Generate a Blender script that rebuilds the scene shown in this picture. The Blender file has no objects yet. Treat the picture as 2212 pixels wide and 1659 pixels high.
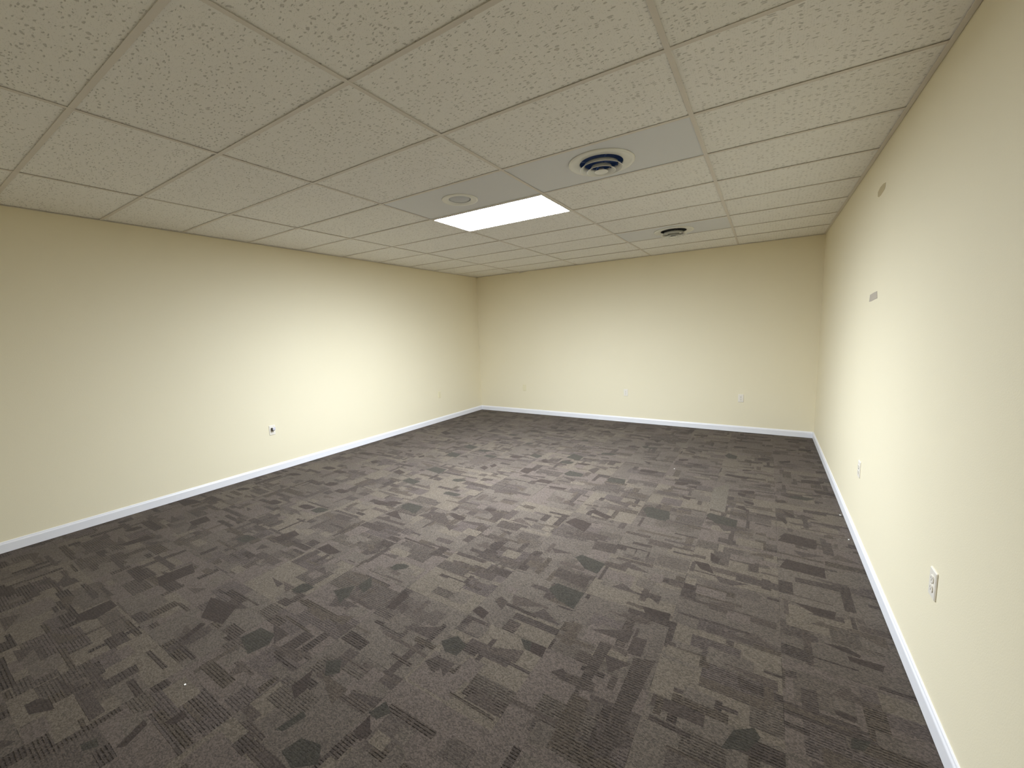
import bpy, bmesh, math, random
from mathutils import Vector, Matrix
from mathutils.geometry import delaunay_2d_cdt

# ------------------------------------------------------------------ camera
scene = bpy.context.scene
COL = scene.collection
H = 2.705                       # ceiling height
XL, XR, YB, YF = -2.229, 3.424, 6.114, -1.70
SKL, SKR = 0.006, -0.003        # the side walls are not quite parallel

cam_data = bpy.data.cameras.new('camera')
cam = bpy.data.objects.new('camera', cam_data)
COL.objects.link(cam)
cam_data.sensor_fit = 'HORIZONTAL'
cam_data.sensor_width = 36.0
cam_data.lens = 878.93 / 2212.0 * 36.0
cam_data.clip_start = 0.02
R_ = Vector((0.84856124, 0.52793677, -0.03502262))
U_ = Vector((-0.03789877, 0.12667154, 0.99122046))
F_ = Vector((-0.5277381, 0.83978395, -0.12749672))
cam.matrix_world = Matrix(((R_.x, U_.x, -F_.x, 2.823), (R_.y, U_.y, -F_.y, -0.674),
                           (R_.z, U_.z, -F_.z, 1.598), (0, 0, 0, 1)))
scene.camera = cam

# ------------------------------------------------------------------ light and exposure
LENS_STRENGTH = 176.0           # the single lit ceiling fixture
LENS_COLOUR = (0.85, 0.93, 1.03)
world = bpy.data.worlds.new('world'); scene.world = world
world.use_nodes = True
world.node_tree.nodes['Background'].inputs[0].default_value = (0.5, 0.5, 0.5, 1)
world.node_tree.nodes['Background'].inputs[1].default_value = 0.02
scene.view_settings.view_transform = 'Standard'
scene.view_settings.look = 'None'
scene.view_settings.gamma = 1.0
scene.view_settings.use_curve_mapping = False
scene.view_settings.exposure = 0.0
scene.cycles.max_bounces = 9
scene.cycles.diffuse_bounces = 9
scene.cycles.glossy_bounces = 3
scene.cycles.use_denoising = True
random.seed(11)

# ------------------------------------------------------------------ materials
def s2l(c):
    return tuple((v / 255 / 12.92) if v / 255 <= 0.04045 else ((v / 255 + 0.055) / 1.055) ** 2.4 for v in c)

def mat(name, rgb, rough=0.5, metal=0.0, spec=0.5):
    m = bpy.data.materials.new(name); m.use_nodes = True
    b = m.node_tree.nodes['Principled BSDF']
    b.inputs['Base Color'].default_value = (*rgb, 1)
    b.inputs['Roughness'].default_value = rough
    b.inputs['Metallic'].default_value = metal
    b.inputs['Specular IOR Level'].default_value = spec
    return m

class NT:
    def __init__(s, m): s.t = m.node_tree; s.b = s.t.nodes['Principled BSDF']
    def n(s, typ, **kw):
        nd = s.t.nodes.new(typ)
        for k, v in kw.items(): setattr(nd, k, v)
        return nd
    def l(s, a, b): s.t.links.new(a, b)
    def math(s, op, a, b=None, c=None, clamp=False):
        nd = s.n('ShaderNodeMath', operation=op); nd.use_clamp = clamp
        for i, v in enumerate((a, b, c)):
            if v is None: continue
            if isinstance(v, (int, float)): nd.inputs[i].default_value = v
            else: s.l(v, nd.inputs[i])
        return nd.outputs[0]
    def mapping(s, vec, scale=(1, 1, 1), loc=(0, 0, 0)):
        nd = s.n('ShaderNodeMapping'); nd.inputs['Scale'].default_value = scale; nd.inputs['Location'].default_value = loc
        s.l(vec, nd.inputs['Vector']); return nd.outputs[0]
    def noise(s, vec, scale, detail=2.0, rough=0.5):
        nd = s.n('ShaderNodeTexNoise'); nd.inputs['Scale'].default_value = scale
        nd.inputs['Detail'].default_value = detail; nd.inputs['Roughness'].default_value = rough
        s.l(vec, nd.inputs['Vector']); return nd
    def smooth(s, v, a, b, lo=0.0, hi=1.0):
        nd = s.n('ShaderNodeMapRange', interpolation_type='SMOOTHSTEP')
        s.l(v, nd.inputs['Value'])
        for i, x in zip(('From Min', 'From Max', 'To Min', 'To Max'), (a, b, lo, hi)): nd.inputs[i].default_value = x
        return nd.outputs['Result']
    def bump(s, h, dist, strength=1.0):
        nd = s.n('ShaderNodeBump'); nd.inputs['Distance'].default_value = dist; nd.inputs['Strength'].default_value = strength
        s.l(h, nd.inputs['Height']); s.l(nd.outputs[0], s.b.inputs['Normal'])
    def mixc(s, fac, a, b, mode='MIX'):
        nd = s.n('ShaderNodeMix', data_type='RGBA', blend_type=mode)
        for key, v in ((0, fac), (6, a), (7, b)):
            if isinstance(v, (int, float)): nd.inputs[key].default_value = v
            elif isinstance(v, tuple): nd.inputs[key].default_value = (*v, 1)
            else: s.l(v, nd.inputs[key])
        return nd.outputs[2]

# painted wall: cream eggshell with a fine roller texture
M_WALL = mat('cream_wall_paint', s2l((237, 231, 200)), 0.62, spec=0.3)
w = NT(M_WALL); tc = w.n('ShaderNodeTexCoord').outputs['Object']
n1 = w.noise(tc, 170, 3, 0.6); n2 = w.noise(tc, 1.3, 2, 0.5)
w.bump(n1.outputs[0], 0.0008, 0.5)
w.l(w.mixc(n2.outputs[0], s2l((239, 230, 203)), s2l((236, 227, 199))), w.b.inputs['Base Color'])

M_TRIM = mat('white_trim_paint', s2l((238, 238, 242)), 0.35)
M_GRID = mat('white_grid_metal', s2l((224, 217, 208)), 0.5, spec=0.3)
M_ANGLE = mat('white_wall_angle', s2l((222, 216, 206)), 0.45, spec=0.3)
M_PANEL = mat('smooth_white_panel', s2l((221, 222, 225)), 0.45, spec=0.3)
M_DIFF = mat('white_enamel_steel', s2l((236, 235, 228)), 0.32)
M_DISC = mat('grey_vent_disc', s2l((204, 206, 210)), 0.5, spec=0.3)
M_DUCT = mat('dark_blue_duct', s2l((58, 88, 150)), 0.5)
M_DUCT2 = mat('dark_grey_duct', s2l((46, 48, 52)), 0.5)
M_PLENUM = mat('plenum_dark', s2l((30, 28, 26)), 0.9)
M_PLATE = mat('white_plastic_plate', s2l((240, 234, 222)), 0.35)
M_CREAM = mat('cream_plastic_plate', s2l((233, 224, 190)), 0.35)
M_SLOT = mat('slot_dark', s2l((40, 36, 32)), 0.6)
M_METAL = mat('screw_steel', s2l((190, 186, 178)), 0.35, metal=0.8)
M_BLACK = mat('black_plastic', s2l((28, 25, 24)), 0.4)
M_CAP = mat('pale_grey_plastic', s2l((214, 212, 222)), 0.3)
M_PATCH = mat('grey_adhesive', s2l((186, 176, 162)), 0.8)
M_PATCH2 = mat('tan_adhesive', s2l((196, 182, 146)), 0.8)
M_SCRAP = mat('white_scrap', s2l((250, 248, 244)), 0.6)
for m_, sc_ in ((M_PATCH, 260), (M_PATCH2, 260)):
    k = NT(m_); t_ = k.n('ShaderNodeTexCoord').outputs['Object']
    nn = k.noise(t_, sc_, 3, 0.6); k.bump(nn.outputs[0], 0.001, 0.6)
for m_ in (M_TRIM, M_GRID, M_ANGLE, M_PANEL, M_DIFF, M_PLATE, M_CREAM):
    k = NT(m_); t_ = k.n('ShaderNodeTexCoord').outputs['Object']
    nn = k.noise(t_, 60, 2, 0.5)
    k.l(k.math('MULTIPLY_ADD', nn.outputs[0], 0.1, m_.node_tree.nodes['Principled BSDF'].inputs['Roughness'].default_value - 0.05), k.b.inputs['Roughness'])

M_LENS = bpy.data.materials.new('lit_prismatic_lens'); M_LENS.use_nodes = True
t = M_LENS.node_tree; t.nodes.clear()
e = t.nodes.new('ShaderNodeEmission'); o = t.nodes.new('ShaderNodeOutputMaterial')
e.inputs[0].default_value = (*LENS_COLOUR, 1); e.inputs[1].default_value = LENS_STRENGTH
# the prismatic lens throws most of its light down, less to the sides
g_ = t.nodes.new('ShaderNodeNewGeometry'); d_ = t.nodes.new('ShaderNodeVectorMath'); d_.operation = 'DOT_PRODUCT'
t.links.new(g_.outputs['Incoming'], d_.inputs[0]); t.links.new(g_.outputs['Normal'], d_.inputs[1])
ma_ = t.nodes.new('ShaderNodeMath'); ma_.operation = 'MULTIPLY_ADD'
t.links.new(d_.outputs['Value'], ma_.inputs[0]); ma_.inputs[1].default_value = LENS_STRENGTH * 0.7; ma_.inputs[2].default_value = LENS_STRENGTH * 0.3
t.links.new(ma_.outputs[0], e.inputs[1])
t.links.new(e.outputs[0], o.inputs[0])

# mineral fibre ceiling tile: fissures and pin holes, each tile its own
M_TILE = mat('fissured_ceiling_tile', s2l((248, 246, 242)), 0.9, spec=0.1)
k = NT(M_TILE); tc = k.n('ShaderNodeTexCoord').outputs['Object']
at = k.n('ShaderNodeAttribute', attribute_name='tile_shift')
add = k.n('ShaderNodeVectorMath', operation='ADD'); k.l(tc, add.inputs[0]); k.l(at.outputs['Vector'], add.inputs[1])
base = add.outputs[0]
wob = k.noise(base, 22, 2, 0.5)
wv = k.n('ShaderNodeVectorMath', operation='MULTIPLY_ADD')
k.l(wob.outputs['Color'], wv.inputs[0]); wv.inputs[1].default_value = (0.035, 0.035, 0); k.l(base, wv.inputs[2])
def holes(scale, thr, keep, vec):
    v = k.n('ShaderNodeTexVoronoi', voronoi_dimensions='2D', feature='F1'); v.inputs['Scale'].default_value = 1.0
    k.l(k.mapping(vec, scale), v.inputs['Vector'])
    sep = k.n('ShaderNodeSeparateColor'); k.l(v.outputs['Color'], sep.inputs[0])
    size = k.math('MULTIPLY_ADD', sep.outputs[1], thr * 0.8, thr * 0.4)
    d = k.math('SUBTRACT', size, v.outputs['Distance'])
    h = k.smooth(d, -thr * 0.25, thr * 0.25)
    return k.math('MULTIPLY', h, k.math('LESS_THAN', sep.outputs[0], keep))
h1 = holes((34, 84, 1), 0.26, 0.42, wv.outputs[0])
h2 = holes((110, 150, 1), 0.24, 0.45, base)
hh = k.math('MAXIMUM', h1, k.math('MULTIPLY', h2, 0.4))
grain = k.noise(base, 420, 2, 0.6)
colr = k.mixc(k.math('MULTIPLY', hh, 0.42), s2l((248, 246, 242)), s2l((140, 134, 124)))  # shade inside the fissures and pin holes is put into the colour
at2 = k.n('ShaderNodeAttribute', attribute_name='tile_tone')
colr = k.mixc(1.0, colr, at2.outputs['Color'], 'MULTIPLY')
k.l(colr, k.b.inputs['Base Color'])
k.bump(k.math('SUBTRACT', k.math('MULTIPLY', grain.outputs[0], 0.25), hh), 0.003, 0.7)

# carpet: colour of each woven patch comes with the mesh; ribs, loops and seams are procedural
M_CARPET = mat('patchwork_loop_carpet', (0.1, 0.09, 0.08), 0.95, spec=0.05)
k = NT(M_CARPET); tc = k.n('ShaderNodeTexCoord').outputs['Object']
ca = k.n('ShaderNodeAttribute', attribute_name='patch_colour')
ra = k.n('ShaderNodeAttribute', attribute_name='rib')
loops = k.n('ShaderNodeTexVoronoi', voronoi_dimensions='2D'); loops.inputs['Scale'].default_value = 1
k.l(k.mapping(tc, (150, 210, 1)), loops.inputs['Vector'])
lsep = k.n('ShaderNodeSeparateColor'); k.l(loops.outputs['Color'], lsep.inputs[0])
fib = k.noise(tc, 260, 3, 0.7)
sepx = k.n('ShaderNodeSeparateXYZ'); k.l(tc, sepx.inputs[0])
jit = k.noise(k.mapping(tc, (45, 45, 1)), 1.0, 2, 0.5)
ph = k.math('ADD', k.math('MULTIPLY', sepx.outputs[1], 2 * math.pi / 0.0125), k.math('MULTIPLY', jit.outputs[0], 2.2))
wave = k.math('SINE', ph)
ribm = k.smooth(wave, -0.1, 0.9)
brk = k.smooth(k.noise(k.mapping(tc, (70, 30, 1)), 1.0, 2, 0.6).outputs[0], 0.38, 0.60)
ribv = k.math('MULTIPLY', k.math('MULTIPLY', ribm, k.math('MULTIPLY_ADD', brk, 0.85, 0.15)), ra.outputs['Fac'])
# blotchy large scale wear
blot = k.noise(tc, 2.2, 3, 0.55)
v1 = k.math('MULTIPLY_ADD', lsep.outputs[0], 0.70, 0.65)
v2 = k.math('MULTIPLY_ADD', fib.outputs[0], 1.5, 0.25)
v3 = k.math('MULTIPLY_ADD', blot.outputs[0], 0.10, 0.222)
v4 = k.math('MULTIPLY_ADD', ribv, -0.68, 1.0)
# seams of the 502 mm carpet tiles
def seam(axis, origin):
    q = k.math('DIVIDE', k.math('SUBTRACT', sepx.outputs[axis], origin), 0.502)
    f = k.math('FRACT', k.math('ADD', q, 40.5))
    d = k.math('ABSOLUTE', k.math('SUBTRACT', f, 0.5))
    return k.smooth(d, 0.0015, 0.0042, 1.0, 0.0)
sm = k.math('MAXIMUM', seam(0, 2.940), seam(1, -0.018))
sbr = k.smooth(k.noise(tc, 5.5, 2, 0.6).outputs[0], 0.46, 0.62)
v5 = k.math('MULTIPLY_ADD', k.math('MULTIPLY', sm, sbr), -0.6, 1.0)
tot = k.math('MULTIPLY', k.math('MULTIPLY', k.math('MULTIPLY', v1, v2), k.math('MULTIPLY', v3, v4)), v5)
comb = k.n('ShaderNodeCombineColor')
for i in range(3): k.l(tot, comb.inputs[i])
k.l(k.mixc(1.0, ca.outputs['Color'], comb.outputs[0], 'MULTIPLY'), k.b.inputs['Base Color'])
hgt = k.math('SUBTRACT', k.math('MULTIPLY_ADD', lsep.outputs[1], 0.5, k.math('MULTIPLY', fib.outputs[0], 0.8)), k.math('MULTIPLY', ribv, 1.2))
k.bump(hgt, 0.004, 0.75)
k.b.inputs['Sheen Weight'].default_value = 0.10
k.b.inputs['Sheen Tint'].default_value = (0.9, 0.8, 0.7, 1)
k.b.inputs['Sheen Roughness'].default_value = 0.6

# ------------------------------------------------------------------ mesh helpers
def link(name, bm, m, parent=None, smooth=False):
    me = bpy.data.meshes.new(name)
    bmesh.ops.recalc_face_normals(bm, faces=bm.faces)
    bm.to_mesh(me); bm.free()
    if smooth:
        for p in me.polygons: p.use_smooth = True
    for mm in (m if isinstance(m, (list, tuple)) else [m]): me.materials.append(mm)
    ob = bpy.data.objects.new(name, me); COL.objects.link(ob)
    if parent is not None: ob.parent = parent
    return ob

def thing(name, label, cat, loc=(0, 0, 0), rotz=0.0, group=None):
    ob = bpy.data.objects.new(name, None); ob.empty_display_size = 0.05
    COL.objects.link(ob); ob.location = loc; ob.rotation_euler = (0, 0, rotz)
    ob['label'] = label; ob['category'] = cat
    if group: ob['group'] = group
    return ob

def box(bm, x0, x1, y0, y1, z0, z1, bevel=0.0, seg=2):
    vs = [bm.verts.new((x, y, z)) for x in (x0, x1) for y in (y0, y1) for z in (z0, z1)]
    fs = [bm.faces.new([vs[i] for i in ix]) for ix in ((0, 1, 3, 2), (4, 6, 7, 5), (0, 4, 5, 1), (2, 3, 7, 6), (0, 2, 6, 4), (1, 5, 7, 3))]
    if bevel:
        es = list({e for f in fs for e in f.edges})
        bmesh.ops.bevel(bm, geom=es, offset=bevel, segments=seg, profile=0.5, affect='EDGES')

def prism(bm, pts, z0, z1):
    a = [bm.verts.new((x, y, z0)) for x, y in pts]; b = [bm.verts.new((x, y, z1)) for x, y in pts]
    bm.faces.new(a[::-1]); bm.faces.new(b)
    for i in range(len(pts)):
        j = (i + 1) % len(pts); bm.faces.new((a[i], a[j], b[j], b[i]))

def lathe(bm, prof, n=64, closed=False):
    """prof: list of (radius, z); radius 0 gives a pole."""
    rings = []
    for r, z in prof:
        if r == 0: rings.append([bm.verts.new((0, 0, z))])
        else: rings.append([bm.verts.new((r * math.cos(2 * math.pi * i / n), r * math.sin(2 * math.pi * i / n), z)) for i in range(n)])
    m = len(rings)
    for a in range(m if closed else m - 1):
        A, B = rings[a], rings[(a + 1) % m]
        for i in range(n):
            j = (i + 1) % n
            if len(A) == 1 and len(B) == 1: continue
            if len(A) == 1: bm.faces.new((A[0], B[i], B[j]))
            elif len(B) == 1: bm.faces.new((A[i], A[j], B[0]))
            else: bm.faces.new((A[i], A[j], B[j], B[i]))

def extrude_profile(bm, p0, p1, prof, nrm):
    """prof: list of (out, z) points swept from p0 to p1, out along nrm."""
    A = [bm.verts.new((p0[0] + nrm[0] * o, p0[1] + nrm[1] * o, z)) for o, z in prof]
    B = [bm.verts.new((p1[0] + nrm[0] * o, p1[1] + nrm[1] * o, z)) for o, z in prof]
    n = len(prof)
    for i in range(n):
        j = (i + 1) % n; bm.faces.new((A[i], A[j], B[j], B[i]))
    bm.faces.new(A[::-1]); bm.faces.new(B)

def xl(y): return XL + SKL * (y - 3)
def xr(y): return XR + SKR * (y - 3)

# ------------------------------------------------------------------ room shell
T = 0.12
def struct(ob): ob['kind'] = 'structure'; return ob
bm = bmesh.new(); prism(bm, [(xl(YF) - T, YF), (xl(YF), YF), (xl(YB), YB), (xl(YB) - T, YB)], 0, H + 0.20); struct(link('wall_left', bm, M_WALL))
bm = bmesh.new(); prism(bm, [(xr(YF), YF), (xr(YF) + T, YF), (xr(YB) + T, YB), (xr(YB), YB)], 0, H + 0.20); struct(link('wall_right', bm, M_WALL))
bm = bmesh.new(); prism(bm, [(xl(YB) - T, YB), (xr(YB) + T, YB), (xr(YB) + T, YB + T), (xl(YB) - T, YB + T)], 0, H + 0.20); struct(link('wall_back', bm, M_WALL))
bm = bmesh.new(); prism(bm, [(xl(YF) - T, YF - T), (xr(YF) + T, YF - T), (xr(YF) + T, YF), (xl(YF) - T, YF)], 0, H + 0.20); struct(link('wall_front', bm, M_WALL))

# baseboards: flat face, eased shoulder, lighter top edge catching the lamp; a hair above the carpet
BH = 0.090
prof = [(0.0, 0.003), (0.0125, 0.003), (0.0125, BH - 0.022), (0.0115, BH - 0.017), (0.0080, BH - 0.010), (0.0065, BH - 0.003), (0.0045, BH), (0.0, BH)]
bm = bmesh.new(); extrude_profile(bm, (xl(YF), YF), (xl(YB), YB), prof, (1, 0)); struct(link('baseboard_left', bm, M_TRIM))
bm = bmesh.new(); extrude_profile(bm, (xr(YF), YF), (xr(YB), YB), prof, (-1, 0)); struct(link('baseboard_right', bm, M_TRIM))
bm = bmesh.new(); extrude_profile(bm, (xl(YB) + 0.012, YB), (xr(YB) - 0.012, YB), prof, (0, -1)); struct(link('baseboard_back', bm, M_TRIM))
bm = bmesh.new(); extrude_profile(bm, (xl(YF) + 0.012, YF), (xr(YF) - 0.012, YF), prof, (0, 1)); struct(link('baseboard_front', bm, M_TRIM))
PATCHES = [
 (0,[(1.725,1.414),(1.75,1.495),(1.935,1.484),(1.935,1.319),(1.828,1.344)]),
 (0,[(-0.068,1.87),(-0.038,1.949),(0.147,1.939),(0.167,1.791)]),
 (0,[(1.945,2.833),(2.008,2.905),(2.177,2.841),(2.168,2.678),(2.018,2.686)]),
 (0,[(1.729,1.826),(1.758,1.878),(1.942,1.846),(1.933,1.709),(1.844,1.725)]),
 (0,[(1.43,0.754),(1.484,0.826),(1.567,0.793),(1.564,0.716),(1.491,0.711)]),
 (0,[(0.634,0.85),(0.628,0.961),(0.719,0.887),(0.729,0.815)]),
 (0,[(0.55,0.745),(0.596,0.809),(0.661,0.75),(0.685,0.673)]),
 (0,[(1.434,0.287),(1.455,0.364),(1.519,0.336),(1.487,0.283)]),
 (0,[(1.785,0.975),(1.846,0.983),(1.871,0.921),(1.841,0.922)]),
 (2,[(1.691,1.555),(1.679,1.657),(1.914,1.636),(1.925,1.524)]),
 (2,[(1.495,1.159),(1.505,1.217),(1.574,1.185),(1.575,1.11)]),
 (2,[(0.968,1.944),(0.953,2.056),(1.165,2.049),(1.166,1.953)]),
 (2,[(1.447,0.613),(1.491,0.686),(1.546,0.612),(1.532,0.581)]),
 (2,[(1.771,2.112),(1.948,2.124),(1.962,2.001),(1.792,1.986)]),
 (2,[(2.33,1.139),(2.426,1.17),(2.378,0.621),(2.324,0.59)]),
 (2,[(2.15,0.84),(2.152,1.162),(2.215,1.159),(2.195,0.846)]),
 (1,[(1.444,2.28),(1.488,2.39),(1.651,2.356),(1.65,2.195)]),
 (1,[(1.846,0.983),(1.932,0.986),(1.94,0.917),(1.871,0.921)]),
 (1,[(1.43,1.021),(1.443,1.078),(1.524,1.057),(1.526,0.996)]),
 (1,[(0.962,0.793),(0.939,0.96),(1.004,0.94),(1.019,0.8)]),
 (1,[(1.444,0.199),(1.45,0.244),(1.516,0.241),(1.521,0.204)]),
 (1,[(0.471,1.931),(0.64,1.945),(0.657,1.9),(0.595,1.886)]),
 (1,[(1.54,2.565),(1.58,2.624),(1.758,2.549),(1.735,2.485)]),
 (1,[(2.268,1.538),(2.423,1.544),(2.426,1.485),(2.301,1.483)]),
 (0,[(0.452,0.23),(0.473,0.328),(0.594,0.338),(0.645,0.284),(0.617,0.19)]),
 (0,[(1.016,0.368),(1.074,0.413),(1.139,0.357),(1.093,0.308)]),
 (0,[(1.155,0.04),(1.178,0.149),(1.214,0.142),(1.193,0.054)]),
 (0,[(1.269,0.005),(1.287,0.076),(1.383,0.101),(1.443,0.049),(1.365,-0.01)]),
 (0,[(0.535,0.737),(0.614,0.839),(0.679,0.741),(0.661,0.695)]),
 (0,[(0.523,-0.398),(0.545,-0.354),(0.6,-0.361),(0.568,-0.403)]),
 (1,[(1.006,0.195),(1.006,0.304),(1.086,0.22),(1.085,0.165)]),
 (1,[(-0.693,0.225),(-0.673,0.422),(-0.526,0.384),(-0.547,0.189)]),
 (1,[(-1.532,0.711),(-1.534,0.842),(-1.388,0.824),(-1.39,0.697)]),
 (1,[(-0.048,0.994),(-0.036,1.085),(0.169,1.058),(0.122,0.993)]),
 (1,[(-0.531,0.909),(-0.498,1.084),(-0.388,1.063),(-0.401,0.919)]),
 (1,[(-0.56,-0.205),(-0.64,-0.169),(-0.65,-0.024),(-0.532,-0.022),(-0.483,-0.13)]),
 (1,[(-1.575,0.229),(-1.556,0.424),(-1.433,0.442),(-1.486,0.277)]),
 (1,[(0.167,0.069),(0.117,0.174),(0.159,0.183),(0.206,0.063)]),
 (1,[(0.67,-0.329),(0.611,-0.223),(0.654,-0.224),(0.697,-0.305)]),
 (1,[(0.708,-0.185),(0.708,-0.114),(0.76,-0.12),(0.756,-0.166)]),
 (1,[(1.447,0.201),(1.447,0.286),(1.514,0.232),(1.506,0.188)]),
 (1,[(-2.275,0.863),(-2.137,0.958),(-1.961,0.979),(-2.01,0.842)]),
 (1,[(-0.098,0.31),(0.146,0.355),(0.246,0.231),(0.066,0.193)]),
 (1,[(2.446,2.876),(2.458,2.988),(2.662,2.939),(2.669,2.813)]),
 (1,[(2.945,2.741),(3.001,2.884),(3.19,2.818),(3.172,2.718)]),
 (1,[(2.948,2.35),(2.989,2.485),(3.196,2.464),(3.192,2.339)]),
 (1,[(3.013,1.986),(3.204,1.996),(3.189,1.927),(3.101,1.923)]),
 (1,[(3.209,1.65),(3.344,1.658),(3.329,1.607),(3.211,1.616)]),
 (1,[(2.991,3.34),(3.071,3.273),(3.057,3.214),(3.012,3.242)]),
 (1,[(2.541,2.339),(2.609,2.279),(2.596,2.203),(2.553,2.225)]),
 (1,[(2.455,2.172),(2.548,2.176),(2.589,2.068),(2.507,2.088)]),
 (1,[(2.437,1.884),(2.519,1.852),(2.495,1.821),(2.446,1.831)]),
 (1,[(2.648,3.663),(2.773,3.703),(2.774,3.635),(2.707,3.601)]),
 (1,[(2.941,3.205),(3.019,3.11),(3.006,3.055)]),
 (1,[(3.117,1.695),(3.211,1.711),(3.263,1.68),(3.254,1.658)]),
 (1,[(3.118,1.275),(3.193,1.276),(3.178,1.243),(3.121,1.251)]),
 (0,[(2.77,0.975),(2.838,1.022),(2.861,0.989),(2.819,0.906),(2.732,0.87)]),
 (0,[(3.157,1.16),(3.219,1.181),(3.19,1.121),(3.15,1.112)]),
 (0,[(-0.752,3.293),(-0.77,3.441),(-0.585,3.403),(-0.558,3.266)]),
 (0,[(-0.762,3.678),(-0.781,3.846),(-0.585,3.795),(-0.59,3.657)]),
 (0,[(-0.586,2.74),(-0.539,2.863),(-0.351,2.855),(-0.329,2.698)]),
 (0,[(-0.031,1.828),(-0.052,1.944),(0.141,1.948),(0.186,1.807)]),
 (0,[(-0.56,2.338),(-0.551,2.442),(-0.354,2.42),(-0.361,2.313)]),
 (0,[(0.948,3.33),(0.969,3.455),(1.147,3.428),(1.16,3.325),(1.01,3.294)]),
 (0,[(0.275,3.752),(0.289,3.861),(0.421,3.821),(0.413,3.702)]),
 (0,[(0.729,3.881),(0.751,4.068),(0.917,4.0),(0.918,3.834)]),
 (0,[(-0.26,3.467),(-0.263,3.556),(-0.096,3.545),(-0.095,3.458)]),
 (0,[(1.436,4.769),(1.507,4.836),(1.535,4.717)]),
 (1,[(-0.058,1.665),(-0.021,1.773),(0.168,1.658)]),
 (1,[(0.451,1.946),(0.484,1.977),(0.648,1.951),(0.658,1.903)]),
 (1,[(0.463,3.183),(0.449,3.321),(0.59,3.341),(0.582,3.149)]),
 (1,[(-0.038,3.083),(-0.024,3.166),(0.058,3.13),(0.069,3.037)]),
 (1,[(0.032,3.193),(0.047,3.279),(0.115,3.233),(0.099,3.15)]),
 (1,[(0.77,2.983),(0.795,3.079),(0.949,3.073),(0.934,2.985)]),
 (1,[(0.958,2.938),(1.158,2.964),(1.145,2.902),(0.992,2.898)]),
 (1,[(1.426,3.373),(1.449,3.469),(1.601,3.461),(1.61,3.344)]),
 (1,[(-0.879,2.498),(-0.879,2.596),(-0.724,2.55),(-0.743,2.47)]),
 (1,[(-1.666,4.216),(-1.645,4.317),(-1.436,4.229),(-1.476,4.123)]),
 (1,[(1.555,2.564),(1.594,2.614),(1.75,2.556),(1.737,2.496)]),
 (1,[(-0.221,5.227),(-0.05,5.301),(-0.031,5.168)]),
 (1,[(0.116,5.186),(0.264,5.297),(0.329,5.146)]),
 (1,[(0.581,5.301),(0.762,5.426),(0.847,5.29)]),
 (1,[(0.491,3.655),(0.524,3.727),(0.619,3.609),(0.564,3.582)]),
 (1,[(-1.457,3.084),(-1.429,3.15),(-1.353,3.101)]),
 (1,[(-1.396,3.212),(-1.353,3.265),(-1.293,3.194)]),
 (1,[(-0.616,4.184),(-0.515,4.269),(-0.473,4.173)]),
 (1,[(-1.043,5.8),(-0.932,5.846),(-0.921,5.731)]),
 (1,[(-1.561,5.345),(-1.451,5.391),(-1.433,5.284)]),
 (1,[(-1.639,3.922),(-1.599,3.965),(-1.547,3.88)]),
 (1,[(-1.473,2.653),(-1.44,2.726),(-1.339,2.661),(-1.357,2.597)]),
 (1,[(-1.055,3.088),(-1.018,3.166),(-0.958,3.104),(-0.992,3.046)]),
 (1,[(-1.071,4.956),(-0.977,5.047),(-0.95,4.929)]),
 (2,[(0.973,1.94),(0.967,2.065),(1.166,2.043),(1.154,1.964)]),
 (2,[(0.338,1.872),(0.412,1.94),(0.622,1.78),(0.404,1.769)]),
 (2,[(-1.545,4.455),(-1.332,4.455),(-1.302,4.288)]),
 (2,[(1.198,3.687),(1.251,3.665),(1.246,3.477),(1.139,3.562)]),
 (1,[(2.49,4.047),(2.516,4.103),(2.726,4.081),(2.695,4.005)]),
 (1,[(2.639,3.589),(2.711,3.592),(2.704,3.515),(2.652,3.528)]),
 (1,[(2.697,3.687),(2.781,3.678),(2.772,3.616),(2.72,3.63)]),
 (1,[(2.698,3.423),(2.777,3.402),(2.779,3.343),(2.71,3.368)]),
 (1,[(2.619,3.232),(2.704,3.276),(2.755,3.175)]),
 (1,[(2.195,3.579),(2.287,3.588),(2.285,3.514)]),
 (1,[(2.194,3.294),(2.275,3.27),(2.274,3.205),(2.217,3.224)]),
 (1,[(1.504,5.147),(1.544,5.202),(1.612,5.123),(1.58,5.037)]),
 (1,[(1.568,5.25),(1.638,5.245),(1.642,5.181)]),
 (1,[(2.94,3.548),(3.007,3.582),(3.034,3.535),(2.958,3.496)]),
 (1,[(2.981,3.697),(3.059,3.704),(3.067,3.66)]),
 (1,[(2.946,4.033),(3.0,4.099),(3.01,4.046)]),
 (1,[(2.98,4.799),(3.104,4.884),(3.101,4.807),(3.015,4.741)]),
 (1,[(2.981,3.252),(3.076,3.25),(3.066,3.219)]),
 (1,[(2.935,3.176),(2.996,3.182),(3.02,3.119)]),
 (1,[(2.735,5.708),(2.925,5.831),(2.91,5.718)]),
 (1,[(2.359,5.396),(2.43,5.463),(2.424,5.344)]),
 (1,[(2.027,4.758),(2.097,4.791),(2.123,4.703)]),
 (1,[(2.117,4.861),(2.176,4.858),(2.17,4.784)]),
 (1,[(3.257,3.972),(3.415,3.951),(3.406,3.865),(3.262,3.906)]),
 (1,[(3.315,4.585),(3.414,4.612),(3.397,4.548),(3.321,4.523)]),
 (1,[(1.612,4.165),(1.707,4.133),(1.711,4.058)]),
 (1,[(1.687,4.282),(1.746,4.283),(1.762,4.211)]),
 (1,[(1.319,5.253),(1.432,5.304),(1.441,5.193)]),
 (1,[(1.803,5.88),(1.934,5.963),(1.921,5.805)]),
 (1,[(2.11,5.145),(2.169,5.159),(2.162,5.09)]),
 (1,[(2.955,2.809),(2.996,2.896),(3.187,2.87),(3.18,2.786)]),
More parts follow.
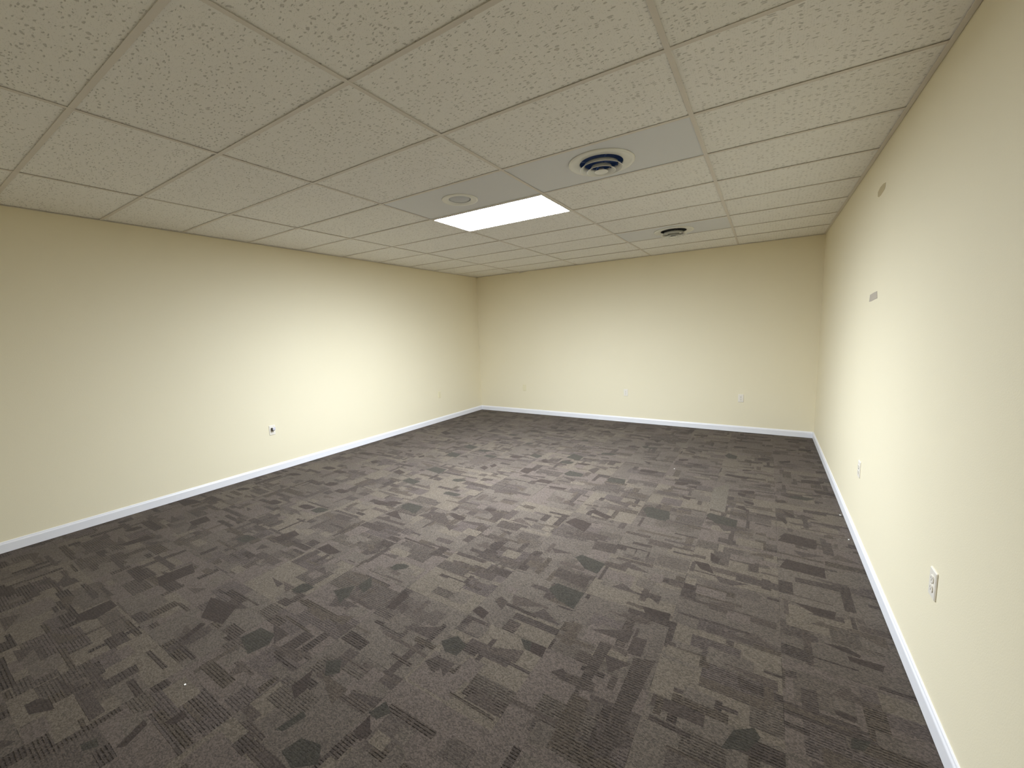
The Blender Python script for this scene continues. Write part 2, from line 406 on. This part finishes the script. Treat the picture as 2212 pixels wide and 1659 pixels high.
 (0,[(2.438,4.779),(2.47,4.908),(2.571,4.815),(2.565,4.692),(2.485,4.692)]),
 (0,[(2.441,2.943),(2.463,3.009),(2.673,2.961),(2.672,2.815),(2.519,2.83)]),
 (0,[(1.949,2.826),(1.966,2.893),(2.161,2.879),(2.189,2.732),(2.158,2.69)]),
 (0,[(1.448,3.321),(1.436,3.438),(1.606,3.461),(1.631,3.333)]),
 (0,[(1.45,4.739),(1.495,4.826),(1.543,4.762),(1.513,4.684)]),
 (3,[(2.43,3.624),(2.56,3.801),(2.573,3.066),(2.442,3.11)]),
 (3,[(1.808,5.142),(1.963,5.179),(1.939,4.934),(1.831,5.015)]),
]

# ------------------------------------------------------------------ floor: carpet tiles woven in patches
TS, OX, OY = 0.502, 2.940, -0.018
LIGHT = [s2l((161, 147, 130)), s2l((150, 137, 124)), s2l((152, 137, 126)), s2l((144, 131, 119))]
SEMI = [s2l((139, 126, 114)), s2l((134, 121, 111)), s2l((138, 124, 116))]
MID = [s2l((129, 115, 105)), s2l((122, 109, 101)), s2l((130, 116, 103)), s2l((116, 103, 95))]
DARK = {0: s2l((101, 96, 86)), 1: s2l((101, 88, 81)), 2: s2l((122, 109, 100)), 3: s2l((160, 148, 132))}

def tile_pattern(rng):
    """list of (colour, rib, polygon) in tile units, painted in order"""
    out = []
    for _ in range(rng.randint(4, 5)):          # broad lighter or browner fields
        w_, h_ = rng.uniform(.3, .7), rng.uniform(.15, .4)
        x, y = rng.uniform(-.2, .8), rng.uniform(-.1, .8)
        c_ = rng.random() < .6
        out.append((rng.choice(SEMI if c_ else LIGHT), rng.choice((.2, .6, .8)) if c_ else 0, [(x, y), (x + w_, y), (x + w_, y + h_), (x, y + h_)]))
    for _ in range(rng.randint(8, 12)):         # ribbed bars, mostly running across the room
        if rng.random() < .68: w_, h_ = rng.uniform(.18, .70), rng.choice((rng.uniform(.025, .06), rng.uniform(.06, .16)))
        else: w_, h_ = rng.choice((rng.uniform(.04, .08), rng.uniform(.08, .17))), rng.uniform(.2, .6)
        x, y = rng.uniform(-.15, .9), rng.uniform(-.1, .95)
        j = rng.uniform(-.02, .02)
        out.append((rng.choice(MID), rng.choice((.2, .6, .9, 1.0)), [(x, y), (x + w_, y + j), (x + w_, y + h_ + j), (x, y + h_)]))
    for _ in range(rng.randint(2, 4)):          # light islands left inside the bars
        w_, h_ = rng.uniform(.12, .35), rng.uniform(.10, .25)
        x, y = rng.uniform(0, .8), rng.uniform(0, .8)
        out.append((rng.choice(LIGHT), 0, [(x, y), (x + w_, y), (x + w_, y + h_), (x, y + h_)]))
    for _ in range(rng.randint(1, 3)):          # wedges
        w_, h_ = rng.uniform(.2, .5), rng.uniform(.08, .2) * rng.choice((-1, 1))
        x, y = rng.uniform(0, .7), rng.uniform(.1, .9)
        out.append((rng.choice(MID), .3, [(x, y), (x + w_, y), (x + w_, y + h_)] if rng.random() < .5 else [(x, y), (x + w_, y), (x + .1, y + h_)]))
    return out

def dark_random(rng):
    w_, h_ = rng.uniform(.16, .38), rng.uniform(.12, .22)
    x, y = rng.uniform(0.02, .95 - w_), rng.uniform(.05, .8)
    c = rng.uniform(.05, .12)
    return [(x, y), (x + w_ - c, y), (x + w_, y + c), (x + w_, y + h_), (x + c, y + h_), (x, y + h_ - c * .5)]

verts, faces, cols, ribs = [], [], [], []
def lies(b0, b1): return b0[0] < b1[2] and b0[2] > b1[0] and b0[1] < b1[3] and b0[3] > b1[1]
def bb(pl): return (min(p[0] for p in pl), min(p[1] for p in pl), max(p[0] for p in pl), max(p[1] for p in pl))
PB = [(kk, pl, bb(pl)) for kk, pl in PATCHES]
ix0, ix1 = math.floor((XL - 0.05 - OX) / TS), math.floor((XR + 0.05 - OX) / TS)
iy0, iy1 = math.floor((YF - OY) / TS), math.floor((YB - OY) / TS)
for ix in range(ix0, ix1 + 1):
    for iy in range(iy0, iy1 + 1):
        rng = random.Random(ix * 131 + iy * 7919 + 5)
        x0, y0 = OX + ix * TS, OY + iy * TS
        cell = [(max(x0, XL - .06), max(y0, YF)), (min(x0 + TS, XR + .06), max(y0, YF)), (min(x0 + TS, XR + .06), min(y0 + TS, YB)), (max(x0, XL - .06), min(y0 + TS, YB))]
        if cell[1][0] - cell[0][0] < 1e-4 or cell[2][1] - cell[1][1] < 1e-4: continue
        polys = [(rng.choice(LIGHT), 0, cell)]
        for c, rb, pl in tile_pattern(rng):
            polys.append((c, rb, [(x0 + a * TS, y0 + b * TS) for a, b in pl]))
        cb = bb(cell); mine = [(kk, pl) for kk, pl, b_ in PB if lies(b_, cb)]
        # where the photographed patches are known they stand; elsewhere the weave carries on in kind
        for _ in range(rng.choice((1, 1, 2)) if not mine else (1 if y0 > 3.4 and rng.random() < .5 else 0)):
            pl = dark_random(rng); polys.append((DARK[rng.choice((0, 1, 1, 1))], .25, [(x0 + a * TS, y0 + b * TS) for a, b in pl]))
        for kk, pl in mine: polys.append((DARK[kk], .25 if kk != 2 else .7, pl))
        vin, fin = [], []
        for c, rb, pl in polys:
            area = sum(pl[i][0] * pl[(i + 1) % len(pl)][1] - pl[(i + 1) % len(pl)][0] * pl[i][1] for i in range(len(pl)))
            if area < 0: pl = pl[::-1]
            fin.append(list(range(len(vin), len(vin) + len(pl)))); vin += [Vector(p) for p in pl]
        vo, eo, fo, ov, oe, of = delaunay_2d_cdt(vin, [], fin, 1, 1e-5)
        base_i = len(verts)
        verts += [(v.x, v.y, 0.0) for v in vo]
        for f, src in zip(fo, of):
            if 0 not in src: continue
            top = max(src)
            faces.append([base_i + i for i in f]); cols.append(polys[top][0]); ribs.append(polys[top][1])
me = bpy.data.meshes.new('floor'); me.from_pydata(verts, [], faces)
a = me.attributes.new('patch_colour', 'FLOAT_COLOR', 'FACE')
a.data.foreach_set('color', [v for c in cols for v in (*c, 1.0)])
a = me.attributes.new('rib', 'FLOAT', 'FACE'); a.data.foreach_set('value', [float(r) for r in ribs])
me.materials.append(M_CARPET)
fl = bpy.data.objects.new('floor', me); COL.objects.link(fl); struct(fl)

# ------------------------------------------------------------------ ceiling: lay-in tiles over an exposed grid
FT4, FT2 = 1.2192, 0.6096
XOFF = {-1: -0.0032, 0: 0.0007, 1: 0.0060, 2: -0.0034}
SLP = {-1: 0.0069, 0: -0.0034, 1: 0.0008, 2: -0.0013}
ROFF = {0: -0.0016, 1: 0.0038, 2: -0.0058, 3: 0.0038, 4: 0.0024, 5: -0.0014, 6: -0.0004, 7: 0.0024, 8: -0.0036, 9: 0.0003}
def gx(i, y):
    if i == -2: return xl(y)
    if i == 3: return xr(y)
    return i * FT4 + XOFF[i] + SLP[i] * (y - 3)
def gy(b): return YF if b == -3 else (YB if b == 10 else b * FT2 + ROFF.get(b, 0))
bm = bmesh.new(); lay = bm.faces.layers.float_vector.new('tile_shift'); lay2 = bm.faces.layers.float_color.new('tile_tone')
SPECIAL = {(0, 4): 'light', (0, 3): 'panel', (1, 3): 'panel', (1, 7): 'panel'}
rng = random.Random(4)
for i in range(-2, 3):
    for b in range(-3, 10):
        if (i, b) in SPECIAL: continue
        y0, y1 = gy(b), gy(b + 1); g_ = 0.003
        z = H + 0.0045 + rng.uniform(-.0008, .0012)
        pts = [(gx(i, y0) + g_, y0 + g_), (gx(i + 1, y0) - g_, y0 + g_), (gx(i + 1, y1) - g_, y1 - g_), (gx(i, y1) + g_, y1 - g_)]
        nf = len(bm.faces); prism(bm, pts, z, z + 0.016); bm.faces.ensure_lookup_table()
        sh = Vector((rng.uniform(0, 9), rng.uniform(0, 9), 0)); tt = rng.uniform(.965, 1.0)
        for f in bm.faces[nf:]: f[lay] = sh; f[lay2] = (tt, tt, tt * rng.uniform(.99, 1), 1)
ceil = struct(link('ceiling', bm, M_TILE))
bm = bmesh.new(); hw = 0.0115
for i in range(-1, 3):                          # main runners
    ys = [gy(b) for b in range(-3, 11)]
    a0, a1 = gx(i, YF), gx(i, YB)
    prism(bm, [(a0 - hw, YF), (a0 + hw, YF), (a1 + hw, YB), (a1 - hw, YB)], H, H + 0.0012)
    prism(bm, [(a0 - .001, YF), (a0 + .001, YF), (a1 + .001, YB), (a1 - .001, YB)], H + 0.0012, H + 0.035)
for b in range(-2, 10):                         # cross tees
    y = gy(b)
    for i in range(-2, 3):
        xa = gx(i, y) + (hw if i > -2 else 0.0); xb = gx(i + 1, y) - (hw if i < 2 else 0.0)
        prism(bm, [(xa, y - hw), (xb, y - hw), (xb, y + hw), (xa, y + hw)], H + 0.0003, H + 0.0014)
        prism(bm, [(xa, y - .001), (xb, y - .001), (xb, y + .001), (xa, y + .001)], H + 0.0014, H + 0.035)
link('ceiling_grid', bm, M_GRID, ceil)
# deck above, closing the plenum
bm = bmesh.new(); box(bm, XL - .15, XR + .15, YF - .1, YB + .1, H + 0.20, H + 0.24); link('plenum_deck', bm, M_PLENUM, ceil)
# wall angle round the edge: bottom flange hung a little off the wall, with an upstand
def angle_prof(): return [(0.002, H - 0.0015), (0.024, H - 0.0015), (0.024, H), (0.0035, H), (0.0035, H + 0.03), (0.002, H + 0.03)]
for nm, p0, p1, nr in (('trim_1', (xl(YF), YF), (xl(YB), YB), (1, 0)), ('trim_2', (xr(YF), YF), (xr(YB), YB), (-1, 0)),
                       ('trim_4', (xl(YF) + .024, YF), (xr(YF) - .024, YF), (0, 1))):
    bm = bmesh.new(); extrude_profile(bm, p0, p1, angle_prof(), nr); struct(link(nm, bm, M_ANGLE))
# the back wall angle is in two lengths; one end has sprung down beside the runner
bm = bmesh.new()
extrude_profile(bm, (xl(YB) + .024, YB), (-1.228, YB), angle_prof(), (0, -1))
extrude_profile(bm, (-1.005, YB), (xr(YB) - .024, YB), angle_prof(), (0, -1))
A = [(o_, z_) for o_, z_ in angle_prof()]
va = [bm.verts.new((-1.196, YB - o_, z_ - 0.020)) for o_, z_ in A]; vb = [bm.verts.new((-1.005, YB - o_, z_)) for o_, z_ in A]
for i in range(len(A)):
    j = (i + 1) % len(A); bm.faces.new((va[i], va[j], vb[j], vb[i]))
bm.faces.new(va[::-1]); bm.faces.new(vb)
struct(link('trim_3', bm, M_ANGLE))

# ------------------------------------------------------------------ things in the ceiling
def cell_rect(i, b, gap=0.004):
    y0, y1 = gy(b), gy(b + 1)
    return [(gx(i, y0) + gap, y0 + gap), (gx(i + 1, y0) - gap, y0 + gap), (gx(i + 1, y1) - gap, y1 - gap), (gx(i, y1) + gap, y1 - gap)]

def holed_panel(bm, rect, c, r, z0, z1, n=64):
    """rectangular sheet with a round hole of radius r at c (local coordinates)"""
    xs0, xs1 = min(p[0] for p in rect), max(p[0] for p in rect); ys0, ys1 = min(p[1] for p in rect), max(p[1] for p in rect)
    angs = sorted([2 * math.pi * i / n for i in range(n)] + [math.atan2(p[1] - c[1], p[0] - c[0]) % (2 * math.pi) for p in rect])
    inner, outer = [], []
    for a_ in angs:
        dx, dy = math.cos(a_), math.sin(a_)
        t_ = min([((xs1 if dx > 0 else xs0) - c[0]) / dx if abs(dx) > 1e-9 else 1e9, ((ys1 if dy > 0 else ys0) - c[1]) / dy if abs(dy) > 1e-9 else 1e9])
        inner.append((c[0] + r * dx, c[1] + r * dy)); outer.append((c[0] + t_ * dx, c[1] + t_ * dy))
    L = []
    for z in (z0, z1): L.append(([bm.verts.new((*p, z)) for p in inner], [bm.verts.new((*p, z)) for p in outer]))
    m_ = len(angs)
    for i in range(m_):
        j = (i + 1) % m_
        for I, O in L: bm.faces.new((I[i], I[j], O[j], O[i]))
        bm.faces.new((L[0][1][i], L[0][1][j], L[1][1][j], L[1][1][i])); bm.faces.new((L[0][0][i], L[0][0][j], L[1][0][j], L[1][0][i]))

def local_rect(i, b, c): return [(x - c[0], y - c[1]) for x, y in cell_rect(i, b)]

def round_diffuser(i, b, c, label, duct_mat, drop):
    """adjustable step-down diffuser: flared rings hang below the ceiling ring by drop"""
    t_ = thing('ceiling_diffuser', label, 'vent', (c[0], c[1], H), 0, 'round ceiling air diffusers')
    bm = bmesh.new(); holed_panel(bm, local_rect(i, b, c), (0, 0), 0.146, 0.0032, 0.0052); link('face_panel', bm, M_PANEL, t_)
    bm = bmesh.new()
    lathe(bm, [(0.219, 0.003), (0.219, -0.002), (0.216, -0.0055), (0.208, -0.0085), (0.196, -0.0090), (0.178, -0.0065), (0.160, -0.0035), (0.147, -0.0030), (0.1435, -0.0015), (0.1425, 0.004),
               (0.1440, 0.004), (0.1450, 0.000), (0.160, -0.0010), (0.178, -0.003), (0.196, -0.0055)], 96, closed=True)
    link('outer_ring', bm, M_DIFF, t_, True)
    bm = bmesh.new(); lathe(bm, [(0.1432, 0.003), (0.1432, 0.15), (0.0, 0.15), (0.0, 0.151), (0.1448, 0.151), (0.1448, 0.003)], 64); link('duct', bm, duct_mat, t_, True)
    for r_, z_ in ((0.141, -drop), (0.095, -drop - 0.016)):
        bm = bmesh.new(); d_ = 0.0012
        lathe(bm, [(r_, z_), (r_ - .0015, z_ - .0014), (r_ - .005, z_ + .0005), (r_ - .018, z_ + .009), (r_ - .027, z_ + .020), (r_ - .031, z_ + .032),
                   (r_ - .031 + d_, z_ + .0325), (r_ - .026 + d_, z_ + .021 + d_), (r_ - .017 + d_, z_ + .0100 + d_), (r_ - .004 + d_, z_ + .0020 + d_)], 80, closed=True)
        link('cone_ring', bm, M_DIFF, t_, True)
    z_ = -drop - 0.021
    bm = bmesh.new(); lathe(bm, [(0.0, z_ - .002), (0.030, z_ - .0012), (0.042, z_), (0.0455, z_ + .0012), (0.044, z_ + .003), (0.030, z_ + .007), (0.014, z_ + .025), (0.0, z_ + .025)], 56)
    link('centre_disc', bm, M_DIFF, t_, True)
    bm = bmesh.new(); za = -drop + 0.030
    for a_ in (0.6, 0.6 + math.pi / 2, 0.6 + math.pi, 0.6 + 1.5 * math.pi):
        m0 = len(bm.verts); box(bm, 0.004, 0.1425, -0.005, 0.005, max(za, .006), max(za, .006) + 0.002); box(bm, 0.105, 0.110, -0.003, 0.003, -drop + .02, max(za, .006)); box(bm, 0.060, 0.065, -0.003, 0.003, -drop + .004, max(za, .006))
        bm.verts.ensure_lookup_table()
        for v in bm.verts[m0:]:
            x, y = v.co.x, v.co.y; v.co.x = x * math.cos(a_) - y * math.sin(a_); v.co.y = x * math.sin(a_) + y * math.cos(a_)
    box(bm, -0.004, 0.004, -0.004, 0.004, z_ + .01, max(za, .006) + .002)
    link('spider_arm', bm, duct_mat, t_)
    return t_

round_diffuser(1, 3, (1.829, 2.137), 'large round white ceiling air diffuser with dark blue throat in grey panel, nearest the camera', M_DUCT, 0.038)
round_diffuser(1, 7, (1.842, 4.575), 'farther round white ceiling air diffuser with dark grey throat, close to back wall', M_DUCT2, 0.050)

c = (0.598, 2.150)
t_ = thing('ceiling_vent', 'small round white ceiling vent with flat grey centre, beside the lit panel', 'vent', (c[0], c[1], H))
bm = bmesh.new(); holed_panel(bm, local_rect(0, 3, c), (0, 0), 0.090, 0.0032, 0.0052); link('face_panel', bm, M_PANEL, t_)
bm = bmesh.new(); lathe(bm, [(0.150, 0.003), (0.150, -0.001), (0.147, -0.004), (0.138, -0.0065), (0.120, -0.006), (0.098, 0.001), (0.088, 0.010), (0.0865, 0.010), (0.0965, 0.0025), (0.118, 0.0005)], 72, closed=True)
link('outer_ring', bm, M_DIFF, t_, True)
bm = bmesh.new(); lathe(bm, [(0.0, 0.004), (0.080, 0.004), (0.084, 0.007), (0.084, 0.012), (0.0, 0.012)], 64); link('centre_disc', bm, M_DISC, t_, True)

# the lit troffer
R4 = cell_rect(0, 4, 0.013); cx = sum(p[0] for p in R4) / 4; cy = sum(p[1] for p in R4) / 4
t_ = thing('ceiling_light', 'lit white rectangular ceiling light panel set flush in the tile grid', 'light', (cx, cy, H))
hx = (R4[1][0] - R4[0][0]) / 2; hy = (R4[2][1] - R4[1][1]) / 2
bm = bmesh.new(); fw = 0.009
for x0, x1, y0, y1 in ((-hx, hx, -hy, -hy + fw), (-hx, hx, hy - fw, hy), (-hx, -hx + fw, -hy + fw, hy - fw), (hx - fw, hx, -hy + fw, hy - fw)):
    box(bm, x0, x1, y0, y1, -0.004, 0.02)
link('frame', bm, M_DIFF, t_)
bm = bmesh.new(); box(bm, -hx + fw, hx - fw, -hy + fw, hy - fw, -0.003, 0.002)
link('lens', bm, M_LENS, t_)['label'] = 'glowing white lens'
bm = bmesh.new(); box(bm, -hx + .002, hx - .002, -hy + .002, hy - .002, 0.021, 0.10); link('housing', bm, M_DIFF, t_)

# ------------------------------------------------------------------ wall outlets
def rounded(w_, h_, r_, n=6):
    pts = []
    for sx, sy, a0 in ((1, 1, 0), (-1, 1, 90), (-1, -1, 180), (1, -1, 270)):
        for q_ in range(n + 1):
            an = math.radians(a0 + 90 * q_ / n)
            pts.append((sx * (w_ / 2 - r_) + r_ * math.cos(an), sy * (h_ / 2 - r_) + r_ * math.sin(an)))
    return pts
def slab(bm, pts, off, y0, y1):
    """outline in x/z extruded along -y (out of the wall)"""
    a_ = [bm.verts.new((x + off[0], -y0, z + off[1])) for x, z in pts]; b_ = [bm.verts.new((x + off[0], -y1, z + off[1])) for x, z in pts]
    bm.faces.new(a_); bm.faces.new(b_[::-1])
    for i in range(len(pts)):
        j = (i + 1) % len(pts); bm.faces.new((a_[i], b_[i], b_[j], a_[j]))
def plate_mesh(w_, h_):
    bm = bmesh.new(); a_ = rounded(w_, h_, 0.004); b_ = rounded(w_ - .007, h_ - .007, 0.003)
    V = [[bm.verts.new((x, -y, z)) for x, z in P_] for P_, y in ((a_, 0.0002), (a_, 0.0030), (b_, 0.0062))]
    for L0, L1 in ((V[0], V[1]), (V[1], V[2])):
        for i in range(len(L0)):
            j = (i + 1) % len(L0); bm.faces.new((L0[i], L1[i], L1[j], L0[j]))
    bm.faces.new(V[0]); bm.faces.new(V[2][::-1]); return bm
PROTO = {}
def duplex(name, label, loc, rz, w_=0.072, h_=0.118, group='duplex wall outlets'):
    t_ = thing(name, label, 'outlet', loc, rz, group)
    if 'd' in PROTO:
        for ch in PROTO['d'].children:
            c_ = ch.copy(); COL.objects.link(c_); c_.parent = t_
            for g_ in ch.children:
                e_ = g_.copy(); COL.objects.link(e_); e_.parent = c_
        return t_
    PROTO['d'] = t_
    link('plate', plate_mesh(w_, h_), M_PLATE, t_)
    for s in (1, -1):
        bm = bmesh.new(); slab(bm, rounded(0.034, 0.029, 0.011), (0, s * 0.0195), 0.006, 0.0092); rc = link('receptacle', bm, M_PLATE, t_)
        bm = bmesh.new()
        slab(bm, rounded(0.0024, 0.009, 0.0005, 2), (-0.0065, s * .0195 + .003), 0.0088, 0.0094)
        slab(bm, rounded(0.0024, 0.007, 0.0005, 2), (0.0065, s * .0195 + .003), 0.0088, 0.0094)
        slab(bm, rounded(0.0050, 0.0050, 0.0022, 4), (0, s * .0195 - .0065), 0.0088, 0.0094)
        link('slots', bm, M_SLOT, rc)
    bm = bmesh.new(); slab(bm, rounded(0.0064, 0.0064, 0.003, 5), (0, 0), 0.006, 0.0074); link('screw', bm, M_METAL, t_)
    return t_
def jack(label, loc, rz):
    t_ = thing('jack_plate', label, 'wall plate', loc, rz, 'cream wall plates')
    link('plate', plate_mesh(0.070, 0.118), M_CREAM, t_)
    bm = bmesh.new(); slab(bm, rounded(0.034, 0.068, 0.002, 3), (0, 0), 0.0055, 0.0078); link('insert', bm, M_CREAM, t_)
    for s in (1, -1):
        bm = bmesh.new(); slab(bm, rounded(0.006, 0.006, 0.0028, 4), (0, s * 0.048), 0.0055, 0.0070); link('screw', bm, M_CREAM, t_)
# local -y is out of the wall: back wall rz=0, left wall (faces +x) rz=+90, right wall (faces -x) rz=-90
duplex('wall_outlet', 'white double outlet in the middle of the back wall', (0.828, YB, 0.508), 0)
duplex('wall_outlet', 'white double outlet on back wall, nearest the right-hand corner', (2.529, YB, 0.508), 0)
jack('small cream wall plate low on back wall, near the left-hand corner', (-1.158, YB, 0.505), 0)
jack('small cream wall plate low on left wall, close to the back corner', (xl(4.845), 4.845, 0.502), math.pi / 2)
duplex('wall_outlet', 'white outlet on the left wall with a plug adapter in its top socket', (xl(1.867), 1.867, 0.515), math.pi / 2)
duplex('wall_outlet', 'white double outlet on the right wall, farther one toward the back', (xr(3.029), 3.029, 0.530), -math.pi / 2)
duplex('wall_outlet', 'white double outlet on the right wall, nearest to the camera', (xr(1.488), 1.488, 0.537), -math.pi / 2)

t_ = thing('plug_adapter', 'small black and pale grey plug adapter pushed into left wall outlet', 'plug', (xl(1.867) + 0.0094, 1.869, 0.529), math.pi / 2)
bm = bmesh.new(); box(bm, -0.0165, 0.0165, -0.022, 0.0, -0.017, 0.017, 0.002); link('body', bm, M_BLACK, t_)
bm = bmesh.new(); box(bm, -0.0130, 0.0200, -0.034, -0.0215, -0.0110, 0.0230, 0.003, 3); link('cap', bm, M_CAP, t_)['label'] = 'pale grey front cap'

# ------------------------------------------------------------------ marks on the right wall and scraps on the carpet
def strip(label, pts, m_):
    bm = bmesh.new(); y_ = sum(p[0] for p in pts) / len(pts)
    a_ = [bm.verts.new((xr(y) - 0.0002, y, z)) for y, z in pts]; b_ = [bm.verts.new((xr(y) - 0.0014, y, z)) for y, z in pts]
    bm.faces.new(a_); bm.faces.new(b_[::-1])
    for i in range(len(pts)):
        j = (i + 1) % len(pts); bm.faces.new((a_[i], b_[i], b_[j], a_[j]))
    ob = link('adhesive_strip', bm, m_); ob['label'] = label; ob['category'] = 'adhesive strip'; ob['group'] = 'adhesive strips on the right wall'
strip('tan adhesive strip high on right wall, the upper of two', [(3.108, 2.417), (3.114, 2.446), (3.053, 2.462), (2.965, 2.462), (2.902, 2.452), (2.904, 2.430), (2.923, 2.416), (3.02, 2.406), (3.072, 2.406)], M_PATCH2)
strip('grey adhesive strip on right wall, lower of two', [(3.13, 1.718), (3.116, 1.765), (3.004, 1.774), (2.91, 1.778), (2.888, 1.731), (2.959, 1.727), (3.07, 1.719)], M_PATCH)
def scrap(label, x, y, s, seed):
    r_ = random.Random(seed); bm = bmesh.new()
    pts = [(x + s * math.cos(a_) * r_.uniform(.5, 1), y + s * math.sin(a_) * r_.uniform(.5, 1)) for a_ in (0.2, 1.2, 2.3, 3.3, 4.4, 5.4)]
    prism(bm, pts, 0.0005, 0.003); ob = link('paper_scrap', bm, M_SCRAP); ob['label'] = label; ob['category'] = 'scrap'; ob['group'] = 'white scraps on the carpet'
scrap('tiny white scrap lying on dark carpet at lower left', 0.555, -0.056, 0.007, 1)
scrap('tiny white scrap beside right baseboard, the farther one', 3.391, 3.443, 0.008, 2)
scrap('tiny white scrap beside right baseboard, the nearer one', 3.386, 2.988, 0.007, 3)
scrap('tiny white scrap on carpet out toward the back wall', 1.993, 4.024, 0.008, 4)
